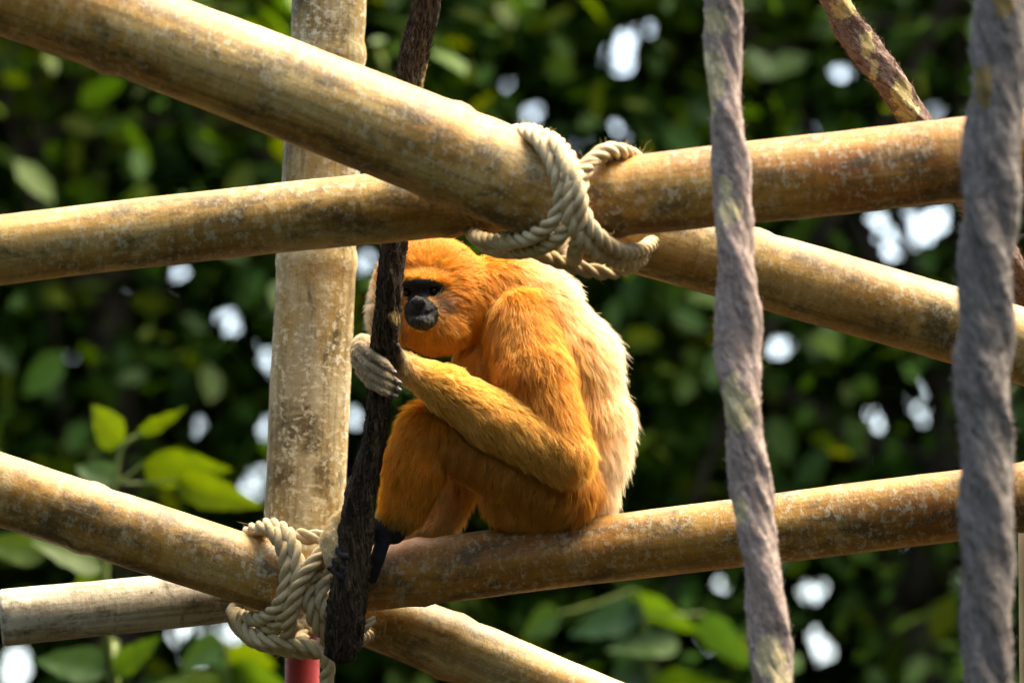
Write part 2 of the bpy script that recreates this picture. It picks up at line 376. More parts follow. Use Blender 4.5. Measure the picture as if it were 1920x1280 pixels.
def fuzz(name, parent, P, Nn, Dd, ln, rad, cols):
    """short loose fibres as hair curves"""
    n_ = len(P); D = Dd/np.linalg.norm(Dd, axis=1)[:, None]
    H = np.stack([P-Nn*.001, P+D*(ln*.35)[:, None]+Nn*(ln*.10)[:, None], P+D*(ln*.7)[:, None]+Nn*(ln*.24)[:, None]+rng.normal(0, 1, (n_, 3))*(ln*.08)[:, None],
                  P+D*(ln*.95)[:, None]+Nn*(ln*.42)[:, None]+rng.normal(0, 1, (n_, 3))*(ln*.14)[:, None]], 1)
    hc_ = bpy.data.hair_curves.new(name); hc_.add_curves([4]*n_)
    hc_.attributes['position'].data.foreach_set('vector', H.astype(np.float32).ravel())
    r_ = hc_.attributes.get('radius') or hc_.attributes.new('radius', 'FLOAT', 'POINT')
    r_.data.foreach_set('value', np.tile(np.array([rad, rad*.9, rad*.7, rad*.3], dtype=np.float32), n_))
    c_ = hc_.attributes.new('hair_col', 'FLOAT_COLOR', 'CURVE')
    c_.data.foreach_set('color', np.concatenate([cols, np.ones((n_, 1))], 1).astype(np.float32).ravel())
    hc_.materials.append(M_FIBRE)
    o = bpy.data.objects.new(name, hc_); COL.objects.link(o); o.parent = parent; o.matrix_parent_inverse = parent.matrix_world.inverted()
    return o
s_ = NT('loose_fibre'); a_ = s_.n('ShaderNodeAttribute'); a_.attribute_name = 'hair_col'
p_ = s_.principled(a_.outputs['Color'], .8, None, .1); M_FIBRE = s_.m
for lash in (ul, ll):
    for wr in [c for c in lash.children]:
        me = wr.data; nv = len(me.vertices); co = np.zeros(nv*3, dtype=np.float32); no = np.zeros(nv*3, dtype=np.float32)
        me.vertices.foreach_get('co', co); me.vertices.foreach_get('normal', no); co = co.reshape(-1, 3); no = no.reshape(-1, 3)
        k = rng.choice(nv, min(260, nv//6), replace=False)
        tone = (.7+.6*rng.random(len(k)))[:, None]
        fuzz('loose_fibre', wr, co[k], no[k], rng.normal(0, 1, (len(k), 3))+no[k]*.4, .004+.011*rng.random(len(k))**2, .00022, np.array([[.50, .40, .24]])*tone)

# ------------------------------------------------------------------ hanging vines
def vine(name, label, pts, mat, wmul=1.0, bare=(), lobes=3, twist=9.0, lob=.09, rough=.10, seed=0, ns=48, step=.004, nf=0, fcol=((.1, .08, .07), (.5, .42, .4)), fl=.02):
    """pts: (px, py, d, width_px)"""
    P = np.array([[*at(p[0], p[1], p[2]), p[3]*.5*wmul*K*p[2]] for p in pts])
    C4 = catmull(P, step); C, R = C4[:, :3], C4[:, 3]; T, N, B = frames(C)
    n = len(C); s = np.concatenate([[0], np.cumsum(np.linalg.norm(np.diff(C, axis=0), axis=1))])
    th = np.linspace(0, 2*math.pi, ns, endpoint=False)
    V = np.zeros((n, ns, 3)); UV = np.zeros((n, ns, 3)); BR = np.zeros((n, ns))
    for i in range(n):
        x = s[i]
        wob = .10*mnoise.noise((x*6, seed, .3)); wx = .10*mnoise.noise((x*4, seed, 5.3)); wy = .10*mnoise.noise((x*4, seed, 9.3))
        for j in range(ns):
            t = th[j]; tt = t+twist*x; c, sn = math.cos(tt), math.sin(tt)
            q = (x*9+seed*5, c*1.3, sn*1.3)
            d = 1+wob+lob*math.cos(lobes*tt)+rough*mnoise.noise(q)+rough*.9*mnoise.noise((x*22+seed, c*3.0, sn*3.0))+rough*.8*mnoise.noise((x*50, c*6.5, sn*6.5))+rough*.4*mnoise.noise((x*140, c*13, sn*13))
            r = R[i]*d
            V[i, j] = C[i]+N[i]*(math.cos(t)*r+wx*R[i])+B[i]*(math.sin(t)*r+wy*R[i])
            UV[i, j] = (x*.42, .5*R[i]*c*3, .5*R[i]*sn*3)
    for (px, py, hw, hh) in bare:
        X, Y, D = proj(V.reshape(-1, 3))
        q = ((X-px)/hw)**2+((Y-py)/hh)**2
        front = ((V-C[:, None, :]).reshape(-1, 3) @ FWD) < .2*np.repeat(R, ns)
        BR = np.maximum(BR, (np.clip(1.05-q*.38, 0, 1)*front).reshape(n, ns))
    m = n*ns; VV = np.vstack([V.reshape(-1, 3), [C[0]-T[0]*.01, C[-1]+T[-1]*.012]])
    F = ring_faces(n, ns).tolist()+[[m, (j+1) % ns, j] for j in range(ns)]+[[m+1, m-ns+j, m-ns+(j+1) % ns] for j in range(ns)]
    uv = np.vstack([UV.reshape(-1, 3), UV[0, :1], UV[-1, :1]]); br = np.concatenate([BR.ravel(), [0, 0]])
    o0 = C.mean(0)
    o = mesh_obj(name, VV-o0, F, mat, attrs={'vine_uv': uv, 'bare': np.repeat(br[:, None], 3, 1)})
    o.location = o0; bpy.context.view_layer.update()
    if nf:
        ii_, jj_ = rng.integers(1, n-1, nf), rng.integers(0, ns, nf)
        Pf = V[ii_, jj_]; Nf = Pf-C[ii_]; Nf /= np.linalg.norm(Nf, axis=1)[:, None]
        Df = -T[ii_]*np.sign(T[ii_, 2:3])*-1+np.cross(T[ii_], Nf)*.35+rng.normal(0, .16, (nf, 3))
        tq = rng.random(nf)[:, None]; vis = np.linspace(0, 1, 2)
        cf = np.array([fcol[0]])*(1-tq)+np.array([fcol[1]])*tq
        ok = BR[ii_, jj_] < .35
        fuzz('loose_fibre', o, Pf[ok], Nf[ok], Df[ok], (fl*(.4+rng.random(nf)))[ok], .0003, cf[ok])
    return tag(o, label, 'vine')
vine('hanging_vine', 'black bark covered vine that the gibbon grips, ending at the lower lashing',
     [(870, -800, 11.78, 60), (825, -200, 11.80, 58), (799, 0, 11.82, 56), (776, 100, 11.825, 56), (765, 190, 11.83, 54), (750, 330, 11.84, 50), (737, 470, 11.85, 49), (728, 590, 11.86, 52), (717, 690, 11.87, 50), (705, 800, 11.88, 50), (686, 890, 11.885, 56), (669, 970, 11.885, 62), (660, 1060, 11.88, 66), (652, 1130, 11.88, 72), (646, 1190, 11.885, 70), (640, 1232, 11.89, 58)],
     M_VINE_BLACK, wmul=.92, bare=[(800, 165, 8, 40), (742, 597, 12, 12), (755, 300, 4, 4)], seed=1, rough=.20, lob=.06, nf=4500, fcol=((.004, .003, .002), (.11, .075, .04)), fl=.009)
vine('hanging_vine', 'mauve brown twisted vine with cream bare patches, hanging in front of the poles',
     [(1352, -500, 11.12, 70), (1355, -100, 11.12, 70), (1357, 0, 11.12, 70), (1360, 200, 11.12, 66), (1374, 400, 11.12, 66), (1383, 600, 11.12, 76), (1397, 800, 11.12, 74), (1413, 950, 11.12, 70), (1431, 1100, 11.12, 70), (1450, 1280, 11.12, 70), (1490, 1600, 11.12, 70)],
     M_VINE_MAUVE, bare=[(1338, 140, 17, 40), (1330, 190, 8, 25), (1340, 40, 20, 20), (1368, 392, 18, 24), (1362, 350, 10, 18), (1382, 770, 26, 30), (1372, 725, 14, 22), (1445, 1235, 24, 30), (1460, 1275, 18, 26), (1388, 955, 10, 20)], seed=2, lob=.12, lobes=2, twist=16, rough=.14, nf=2600, fcol=((.26, .19, .165), (.68, .55, .49)), fl=.007)
vine('hanging_vine', 'thickest grey fibrous vine hanging beside the slim pale post',
     [(1925, -500, 10.72, 96), (1893, -100, 10.72, 96), (1884, 0, 10.72, 96), (1868, 200, 10.72, 100), (1852, 400, 10.72, 103), (1844, 600, 10.72, 102), (1846, 800, 10.72, 98), (1850, 1000, 10.72, 98), (1853, 1280, 10.72, 94), (1860, 1600, 10.72, 94)],
     M_VINE_GREY, bare=[(1845, 160, 14, 40), (1880, 10, 20, 20)], seed=3, lob=.08, twist=14, rough=.11, nf=5000, fcol=((.08, .07, .068), (.50, .45, .44)), fl=.011)
vine('hanging_vine', 'slender reddish brown vine with yellow lichen slanting down behind the upper poles',
     [(1330, -400, 11.70, 54), (1556, -20, 11.74, 50), (1602, 60, 11.75, 56), (1660, 140, 11.76, 58), (1712, 218, 11.78, 54), (1800, 352, 11.83, 54), (1876, 460, 11.88, 54), (1918, 548, 11.92, 54), (1980, 660, 11.96, 54), (2120, 900, 12.02, 54)],
     M_VINE_BROWN, bare=[(1585, 10, 22, 22), (1625, 85, 12, 20), (1690, 180, 16, 30), (1700, 205, 20, 20), (1640, 130, 8, 16)], seed=4, lob=.10, rough=.16, nf=4000, fcol=((.05, .03, .022), (.32, .22, .17)), fl=.010)
# ------------------------------------------------------------------ gibbon
# local frame: u right, v up, t towards the camera, metres, origin at the picture centre 12 m away
def Lc(px, py, d): return np.array([(px-960)*K*d, (640-py)*K*d, 12-d])
PX = K*12
PR = []      # primitives: dict(kind, a, b, ra, rb / c, rad, k, flow, len, col)
def cap(a, b, ra, rb, k=14, flow=None, ln=.016, col=(.6, .3, .06), grp='body'):
    PR.append(dict(kind='cap', a=Lc(*a), b=Lc(*b), ra=ra*PX, rb=rb*PX, k=k*PX, flow=flow, ln=ln, col=col, grp=grp))
def ell(c, rad, k=14, flow=None, ln=.016, col=(.6, .3, .06), grp='body', yaw=0, pit=0):
    Rm = np.array(Matrix.Rotation(yaw, 3, 'Y') @ Matrix.Rotation(pit, 3, 'X'))
    PR.append(dict(kind='ell', c=Lc(*c), rad=np.array(rad)*PX, R=Rm, k=k*PX, flow=flow, ln=ln, col=col, grp=grp))
DN = (0, -1, 0)
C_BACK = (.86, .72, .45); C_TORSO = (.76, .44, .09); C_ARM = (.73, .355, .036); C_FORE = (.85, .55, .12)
C_HEAD = (.72, .32, .024); C_SHIN = (.85, .39, .018); C_THIGH = (.68, .32, .034); C_PALE = (.82, .64, .34)
# trunk
cap((1058, 905, 12.03), (1060, 800, 12.045), 80, 107, 20, DN, .026, C_TORSO, 'trunk')
cap((1060, 800, 12.045), (1027, 690, 12.045), 107, 115, 20, DN, .028, C_TORSO, 'trunk')
cap((1027, 690, 12.045), (982, 599, 12.04), 115, 98, 20, DN, .026, C_TORSO, 'trunk')
cap((982, 599, 12.04), (945, 555, 12.03), 98, 74, 20, (.6, -.8, 0), .018, C_TORSO, 'trunk')
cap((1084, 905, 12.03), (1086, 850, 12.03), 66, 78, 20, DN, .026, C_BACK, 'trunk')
ell((935, 690, 12.03), (78, 100, 90), 20, DN, .016, C_TORSO, 'trunk')
# neck and head
cap((950, 560, 12.03), (850, 570, 12.0), 74, 76, 16, (.5, -.8, 0), .016, C_HEAD, 'head')
ell((806, 548, 12.0), (104, 102, 94), 12, 'head', .013, C_HEAD, 'head')
ell((820, 612, 11.965), (60, 46, 52), 16, 'head', .014, C_HEAD, 'head')
ell((735, 590, 11.98), (40, 62, 50), 14, 'head', .015, C_PALE, 'head')
ell((792, 528, 11.945), (52, 20, 34), 10, 'head', .009, C_HEAD, 'face', .1)      # brow ridge
ell((789, 586, 11.938), (31, 34, 46), 16, 'head', .009, C_HEAD, 'face', .15)       # muzzle
ell((784, 566, 11.905), (14, 10, 9), 6, 'head', .006, C_HEAD, 'face')             # nose
ell((790, 602, 11.912), (24, 14, 22), 6, 'head', .008, C_HEAD, 'face')            # lower lip
# near arm
cap((968, 602, 11.985), (1000, 700, 11.94), 64, 62, 14, (.25, -1, 0), .019, C_ARM, 'arm')
cap((1000, 700, 11.94), (1058, 852, 11.905), 62, 46, 12, (.3, -1, 0), .019, C_ARM, 'arm')
cap((1058, 854, 11.905), (915, 780, 11.895), 47, 46, 10, (.55, -.75, 0), .017, C_FORE, 'fore')
cap((915, 780, 11.895), (835, 728, 11.89), 46, 39, 10, (.75, -.5, 0), .015, C_FORE, 'fore')
cap((835, 728, 11.89), (768, 692, 11.893), 39, 25, 8, (.8, -.4, 0), .012, C_FORE, 'fore')
# near hand: palm behind the vine, knuckles on its far side, fingers curling over the front
cap((770, 692, 11.895), (715, 664, 11.908), 25, 22, 6, (-.8, .2, 0), .009, C_PALE, 'hand')
cap((715, 664, 11.908), (686, 655, 11.897), 24, 25, 6, (-.7, -.5, 0), .009, C_PALE, 'hand')
ell((684, 662, 11.888), (24, 34, 16), 5, (-.1, -1, 0), .007, (.66, .55, .36), 'hand')
HANDC = (.46, .37, .235)
for (k0, k1, k2, tp) in [((676, 648), (697, 664), (722, 682), (737, 697)), ((668, 660), (690, 683), (722, 702), (745, 716)),
                         ((668, 676), (690, 701), (720, 718), (745, 730)), ((676, 694), (694, 717), (718, 732), (738, 741))]:
    cap((*k0, 11.878), (*k1, 11.857), 9, 8, 2, (.7, -.7, 0), .006, HANDC, 'finger')
    cap((*k1, 11.857), (*k2, 11.843), 8, 7.2, 1.5, (.8, -.5, 0), .005, HANDC, 'finger')
    cap((*k2, 11.843), (*tp, 11.850), 7.2, 6.2, 1.5, (.9, -.4, 0), .003, HANDC, 'fingertip')
cap((757, 688, 11.893), (748, 668, 11.868), 12, 10, 4, (-.5, -.6, 0), .004, HANDC, 'finger')      # thumb lies along the vine
cap((748, 668, 11.868), (742, 648, 11.856), 10, 8, 2, (-.5, -.6, 0), .003, (.02, .02, .022), 'fingertip')
# near leg
cap((1050, 908, 11.985), (960, 868, 11.96), 72, 64, 14, (-.35, -1, 0), .020, C_THIGH, 'thigh')
cap((960, 868, 11.96), (812, 806, 11.94), 64, 50, 12, (-.35, -1, 0), .018, C_THIGH, 'thigh')
cap((1020, 928, 11.99), (966, 922, 11.985), 60, 58, 12, (-.2, -1, 0), .020, C_THIGH, 'thigh')
cap((804, 808, 11.94), (776, 872, 11.935), 52, 50, 10, (-.3, -1, 0), .017, C_SHIN, 'shin')
cap((776, 872, 11.935), (748, 965, 11.938), 50, 32, 10, (-.3, -1, 0), .016, C_SHIN, 'shin')
cap((800, 880, 11.955), (770, 960, 11.955), 34, 24, 10, (-.3, -1, 0), .014, C_THIGH, 'shin')       # calf
# near foot, wrapped round the back of the vine
cap((748, 972, 11.938), (738, 998, 11.936), 26, 22, 6, (-.6, -.6, 0), .008, (.02, .02, .022), 'sole')
cap((740, 994, 11.934), (690, 992, 11.932), 22, 20, 6, (-.6, -.6, 0), .006, (.02, .02, .022), 'sole')
cap((690, 988, 11.934), (640, 982, 11.915), 20, 20, 6, (-.9, .0, 0), .007, C_PALE, 'foot')
cap((640, 982, 11.915), (620, 1010, 11.898), 20, 18, 6, (-.4, -.9, 0), .007, C_PALE, 'foot')
for (k0, k1, tp) in [((626, 1002), (634, 1030), (648, 1044)), ((616, 1010), (624, 1046), (644, 1066)), ((612, 1016), (622, 1060), (640, 1082))]:
    cap((*k0, 11.897), (*k1, 11.882), 12, 10.5, 4, (.2, -1, 0), .005, C_PALE, 'foot')
    cap((*k1, 11.882), (*tp, 11.862), 10, 8.5, 3, (.5, -.8, 0), .003, (.02, .02, .022), 'toetip')
cap((722, 1000, 11.930), (708, 1046, 11.925), 15, 13, 5, (-.2, -1, 0), .003, (.02, .02, .022), 'sole')
cap((708, 1046, 11.925), (698, 1084, 11.932), 13, 10, 4, (-.2, -1, 0), .003, (.02, .02, .022), 'sole')
# far leg
cap((1010, 905, 12.10), (862, 836, 12.10), 62, 42, 12, (-.35, -1, 0), .018, C_THIGH, 'farleg')
cap((872, 850, 12.08), (818, 980, 12.055), 50, 34, 10, (-.4, -1, 0), .020, (.78, .53, .17), 'farleg')
cap((806, 988, 12.055), (760, 1008, 12.045), 24, 18, 6, (-.8, -.3, 0), .015, (.74, .50, .18), 'farleg')
# far arm, resting on the far knee
cap((940, 600, 12.10), (915, 790, 12.15), 48, 34, 12, DN, .018, C_ARM, 'fararm')
cap((915, 790, 12.15), (868, 850, 12.17), 34, 20, 10, (.5, -.7, 0), .014, C_FORE, 'fararm')
cap((868, 850, 12.17), (856, 880, 12.15), 18, 15, 6, DN, .006, C_PALE, 'fararm')
for q in range(4):
    cap((850+q*8, 884, 12.165-.012*q), (848+q*9, 922, 12.145-.012*q), 8, 6.5, 3, DN, .003, HANDC, 'fararm')
def prim_dist(p, Q):
    if p['kind'] == 'cap':
        ab = p['b']-p['a']; t = np.clip(((Q-p['a'])@ab)/(ab@ab), 0, 1)
        return np.linalg.norm(Q-p['a']-t[..., None]*ab, axis=-1)-(p['ra']+(p['rb']-p['ra'])*t)
    q = (Q-p['c'])@p['R']
    k0 = np.linalg.norm(q/p['rad'], axis=-1); k1 = np.linalg.norm(q/p['rad']**2, axis=-1)+1e-9
    return k0*(k0-1)/k1
def prim_box(p):
    if p['kind'] == 'cap':
        r = max(p['ra'], p['rb']); return np.minimum(p['a'], p['b'])-r, np.maximum(p['a'], p['b'])+r
    r = p['rad'].max(); return p['c']-r, p['c']+r
HV = .0022
lo = np.min([prim_box(p)[0] for p in PR], 0)-.012; hi = np.max([prim_box(p)[1] for p in PR], 0)+.012
dims = np.ceil((hi-lo)/HV).astype(int)+1
fld = np.full(dims, .03, dtype=np.float32)
axs = [lo[i]+HV*np.arange(dims[i]) for i in range(3)]
def window(b0, b1, mar):
    i0 = np.maximum(((b0-mar-lo)/HV).astype(int), 0); i1 = np.minimum(((b1+mar-lo)/HV).astype(int)+2, dims)
    sl = tuple(slice(a_, b_) for a_, b_ in zip(i0, i1))
    Q = np.stack(np.meshgrid(*[axs[i][sl[i]] for i in range(3)], indexing='ij'), -1)
    return sl, Q
for p in PR:
    sl, Q = window(*prim_box(p), .022)
    d = prim_dist(p, Q).astype(np.float32); f0 = fld[sl]; k = p['k']
    h = np.clip(k-np.abs(d-f0), 0, None)/k
    fld[sl] = np.minimum(d, f0)-h*h*k*.25
def surf_d(px, py):
    for d in np.arange(11.86, 12.1, .0008):
        q = np.rint((Lc(px, py, d)-lo)/HV).astype(int)
        if fld[q[0], q[1], q[2]] < 0: return d
    return 11.95
CARVE = [((x, y, surf_d(x, y)+dd), r) for x, y, dd, r in [(813, 545, .002, 10), (764, 547, .002, 10), (774, 569, -.0008, 4.0), (790, 568, -.0008, 4.2)]]
for q in range(26):
    x = 762+q*2.3; y = 590-7*((x-788)/28)**2*(1.2 if x > 788 else .4)
    CARVE.append(((x, y, surf_d(x, y)-.0002), 3.0))
EYE_D = [surf_d(813, 545), surf_d(764, 547)]
for (c, r) in CARVE:
    c = Lc(*c); r *= PX
    sl, Q = window(c-r, c+r, .008)
    d = -(np.linalg.norm(Q-c, axis=-1)-r).astype(np.float32); f0 = fld[sl]; k = .0016
    h = np.clip(k-np.abs(d-f0), 0, None)/k
    fld[sl] = np.maximum(d, f0)+h*h*k*.25

def surface_nets(f):
    ins = f < 0
    c8 = [ins[i:f.shape[0]-1+i, j:f.shape[1]-1+j, k:f.shape[2]-1+k] for i in (0, 1) for j in (0, 1) for k in (0, 1)]
    cnt = np.sum(np.array(c8, dtype=np.uint8), 0); mask = (cnt > 0) & (cnt < 8)
    cells = np.argwhere(mask); idx = -np.ones(mask.shape, dtype=np.int64); idx[mask] = np.arange(len(cells))
    acc = np.zeros((len(cells), 3)); num = np.zeros(len(cells))
    corners = [(i, j, k) for i in (0, 1) for j in (0, 1) for k in (0, 1)]
    val = {c: f[cells[:, 0]+c[0], cells[:, 1]+c[1], cells[:, 2]+c[2]] for c in corners}
    for c in corners:
        for ax in range(3):
            if c[ax] == 0:
                e = list(c); e[ax] = 1; e = tuple(e)
                a_, b_ = val[c], val[e]; cr = (a_ < 0) != (b_ < 0)
                t = np.where(cr, a_/(a_-b_+1e-12), 0)
                pt = np.array(c)[None, :]+t[:, None]*(np.array(e)-np.array(c))[None, :]
                acc += np.where(cr[:, None], pt, 0); num += cr
    V = cells+acc/num[:, None]
    faces = []
    for ax in range(3):
        o1, o2 = (ax+1) % 3, (ax+2) % 3
        s0 = [slice(None)]*3; s1 = [slice(None)]*3; s0[ax] = slice(0, -1); s1[ax] = slice(1, None)
        A_, B_ = ins[tuple(s0)], ins[tuple(s1)]
        e = np.argwhere(A_ != B_)
        e = e[(e[:, o1] > 0) & (e[:, o2] > 0) & (e[:, o1] < f.shape[o1]-1) & (e[:, o2] < f.shape[o2]-1)]
        flip = A_[e[:, 0], e[:, 1], e[:, 2]]
        def cell(d1, d2):
            q = e.copy(); q[:, o1] -= d1; q[:, o2] -= d2; return idx[q[:, 0], q[:, 1], q[:, 2]]
        Q = np.stack([cell(1, 1), cell(0, 1), cell(0, 0), cell(1, 0)], -1)
        Q[~flip] = Q[~flip][:, ::-1]
        faces.append(Q)
    return V, np.vstack(faces)
GV, GF = surface_nets(fld); GV = lo+GV*HV

ROT = np.stack([RGT, UPV, -FWD], 1); ORG = CAM+FWD*12
def to_world(P): return P@ROT.T+ORG
def pix(P):
    d = 12-P[:, 2]; return 960+P[:, 0]/(K*d), 640-P[:, 1]/(K*d), d

SKIN = np.array([.012, .0125, .0145])
def coat(P, Nn=None):
    """fur colour, length, flow and bare-skin mask at local points"""
    W = np.stack([np.exp(-np.clip(prim_dist(p, P), -.004, .2)/.0045) for p in PR], 1); W /= W.sum(1)[:, None]
    col = W@np.array([p['col'] for p in PR]); ln = W@np.array([p['ln'] for p in PR])
    fl = np.zeros_like(P); fc = Lc(792, 560, 11.91)
    for i, p in enumerate(PR):
        if p['flow'] == 'head':
            v = P-fc; v = v/(np.linalg.norm(v, axis=1)[:, None]+1e-6)+np.array([0, -.25, -.5])
        else: v = np.array(p['flow'])[None, :]
        fl += W[:, i:i+1]*v
    x, y, d = pix(P); front = d < 11.955
    # paler coat over shoulders and spine, widened to paint in the rim light
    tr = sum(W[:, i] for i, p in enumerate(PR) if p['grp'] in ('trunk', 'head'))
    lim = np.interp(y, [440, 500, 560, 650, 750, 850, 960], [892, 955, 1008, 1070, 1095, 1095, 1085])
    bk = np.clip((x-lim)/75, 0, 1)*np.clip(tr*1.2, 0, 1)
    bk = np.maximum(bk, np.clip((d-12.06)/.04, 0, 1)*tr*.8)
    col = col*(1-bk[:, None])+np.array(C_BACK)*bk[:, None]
    hl_ = np.clip((722-x)/22, 0, 1)*np.clip(tr*1.3, 0, 1)*(y < 680)  # far side of the head: its lit white edge painted in as cream
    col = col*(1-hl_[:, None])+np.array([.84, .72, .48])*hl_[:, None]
    # golden chin and lower cheek, pale cheek spot under the eye
    ch = np.exp(-(((x-825)/45)**2+((y-628)/26)**2))*front
    col = col*(1-.6*ch[:, None])+np.array([.60, .36, .09])*.6*ch[:, None]
    ck = np.exp(-(((x-826)/15)**2+((y-568)/17)**2))*front
    col = col*(1-.92*ck[:, None])+np.array([.74, .62, .44])*.92*ck[:, None]
    ft = np.exp(-(((x-752)/14)**2+((y-600)/30)**2))*front
    col = col*(1-.7*ft[:, None])+np.array([.66, .50, .28])*.7*ft[:, None]
    # bare dark skin: eyes and brow, muzzle, soles and fingertips
    eye = ((x-788)/44)**2+((y-541)/18)**2
    muz = ((x-790-.10*(y-588))/32)**2+((y-588)/32)**2
    bri = ((x-782)/18)**2+((y-560)/22)**2
    face = front & ((np.minimum(np.minimum(eye, muz), bri) < 1))
    skin = face.astype(float)
    for i, p in enumerate(PR):
        if p['grp'] in ('sole', 'toetip'): skin = np.maximum(skin, (W[:, i] > .38)*1.)
    grp_f = sum(W[:, i] for i, p in enumerate(PR) if p['grp'] == 'fingertip')
    skin = np.maximum(skin, (grp_f > .75)*.6)
    return col, ln, fl, skin

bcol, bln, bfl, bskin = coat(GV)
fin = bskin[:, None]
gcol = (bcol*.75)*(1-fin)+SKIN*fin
def body_mat():
    s = NT('gibbon_skin'); a = s.n('ShaderNodeAttribute'); a.attribute_name = 'coat'
    v = s.mapping((1, 1, 1), rand=False); f = s.noise(v, 320, 4, .6)
    c = s.mix(s.ramp(f, [(.35, 0.), (.7, .35)]), a.outputs['Color'], (.03, .03, .034))
    s.principled(c, .75, s.bump(f, .6, .002), .15); return s.m
def fur_mat():
    s = NT('gibbon_fur'); a = s.n('ShaderNodeAttribute'); a.attribute_name = 'hair_col'
    dif = s.n('ShaderNodeBsdfDiffuse'); tr = s.n('ShaderNodeBsdfTranslucent'); gl = s.n('ShaderNodeBsdfGlossy')
    gl.inputs['Roughness'].default_value = .45; gl.inputs['Color'].default_value = (.9, .8, .6, 1)
    s.l(a.outputs['Color'], dif.inputs[0]); s.l(a.outputs['Color'], tr.inputs[0])
    m1 = s.n('ShaderNodeMixShader'); m1.inputs[0].default_value = .5; s.l(dif.outputs[0], m1.inputs[1]); s.l(tr.outputs[0], m1.inputs[2])
    m2 = s.n('ShaderNodeMixShader'); m2.inputs[0].default_value = .05; s.l(m1.outputs[0], m2.inputs[1]); s.l(gl.outputs[0], m2.inputs[2])
    s.l(m2.outputs[0], s.out.inputs[0]); return s.m
M_BODY, M_FUR = body_mat(), fur_mat()
gib = tag(place_empty('gibbon', (1050, 980, 12.02)), 'golden orange gibbon hunched on a bamboo pole gripping the black vine', 'gibbon')
def under(o):
    o.parent = gib; o.matrix_parent_inverse = gib.matrix_world.inverted(); return o
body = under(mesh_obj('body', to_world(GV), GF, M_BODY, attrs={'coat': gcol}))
# eyes
def blob(name, c, r, mat, sq=(1, 1, 1)):
    nu, nv = 16, 10; V = []
    for i in range(nv+1):
        ph = math.pi*i/nv
        for j in range(nu):
            th = 2*math.pi*j/nu; V.append([r*sq[0]*math.sin(ph)*math.cos(th), r*sq[1]*math.cos(ph), r*sq[2]*math.sin(ph)*math.sin(th)])
    return under(mesh_obj(name, to_world(np.array(V)+c), ring_faces(nv+1, nu), mat))
s_ = NT('eye_brown'); s_.principled((.006, .004, .003), .2, None, .3); M_EYE = s_.m
blob('eye', Lc(813, 545, EYE_D[0]+.0055), 8*PX, M_EYE); blob('eye', Lc(764, 547, EYE_D[1]+.0055), 8*PX, M_EYE)
s_ = NT('nail_dark'); s_.principled((.16, .13, .13), .35, None, .5); M_NAIL = s_.m
for tp in [(739, 698), (748, 717), (748, 731), (741, 742)]:
    blob('fingernail', Lc(*tp, 11.8445), 5.5*PX, M_NAIL, (1, .75, .55))
# fur
tri = np.vstack([GF[:, [0, 1, 2]], GF[:, [0, 2, 3]]])
P0, P1, P2 = GV[tri[:, 0]], GV[tri[:, 1]], GV[tri[:, 2]]
cr = np.cross(P1-P0, P2-P0); ar = np.linalg.norm(cr, axis=1); fn = cr/(ar[:, None]+1e-12)
vn = np.zeros_like(GV)
for q in range(3): np.add.at(vn, tri[:, q], cr)
vn /= np.linalg.norm(vn, axis=1)[:, None]+1e-12
NH = 300000
pick = rng.choice(len(tri), NH, p=ar/ar.sum())
r1, r2 = np.sqrt(rng.random(NH)), rng.random(NH)
b0, b1, b2 = (1-r1)[:, None], (r1*(1-r2))[:, None], (r1*r2)[:, None]
HP = P0[pick]*b0+P1[pick]*b1+P2[pick]*b2
HN = vn[tri[pick, 0]]*b0+vn[tri[pick, 1]]*b1+vn[tri[pick, 2]]*b2
HN /= np.linalg.norm(HN, axis=1)[:, None]
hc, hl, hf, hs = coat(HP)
dk = (hs > .5) & (rng.random(NH) < .4) & (HP[:, 1] > Lc(800, 640, 12)[1])
hl = np.where(dk, .0045, hl); hc[dk] = np.array([.022, .021, .022])
keep = (hs < .5) | dk
HP, HN, hc, hl, hf = HP[keep], HN[keep], hc[keep], hl[keep], hf[keep]; NH = len(HP)
# clumps
NC = 15000
ci = rng.choice(NH, NC, replace=False); kd = KDTree(NC)
for q, c in enumerate(HP[ci]): kd.insert(c, q)
kd.balance()
own = np.array([kd.find(c)[1] for c in HP])
cj = rng.normal(0, 1, (NC, 3)); ct = rng.random(NC)
def unit(v): return v/(np.linalg.norm(v, axis=1)[:, None]+1e-9)
flow = unit(hf)+cj[own]*.16+rng.normal(0, .24, (NH, 3))
# slow swirls in the coat
sw = np.array([[mnoise.noise((p[0]*22, p[1]*22, p[2]*22)), mnoise.noise((p[0]*22+9, p[1]*22, p[2]*22)), mnoise.noise((p[0]*22, p[1]*22+5, p[2]*22))] for p in HP[ci]])
flow += sw[own]*.38
tan = unit(flow-HN*np.sum(flow*HN, 1)[:, None])
ln = hl*(.6+.85*rng.random(NH)**1.6)*1.1*np.where(rng.random(NH) < .03, 1.3, 1)*(.85+.3*ct[own])
d0 = unit(HN*.62+tan*.8); d1 = unit(tan+HN*np.clip((hl-.010)/.012, .1, 1)[:, None]*.42+np.array([0, -.2, 0]))
NPT = 5
H = np.zeros((NH, NPT, 3)); H[:, 0] = HP-HN*.0008; cur = H[:, 0].copy()
for q in range(1, NPT):
    t = (q-.5)/(NPT-1); dd = unit(d0*(1-t)+d1*t+rng.normal(0, .05, (NH, 3)))
    cur = cur+dd*(ln/(NPT-1))[:, None]; H[:, q] = cur
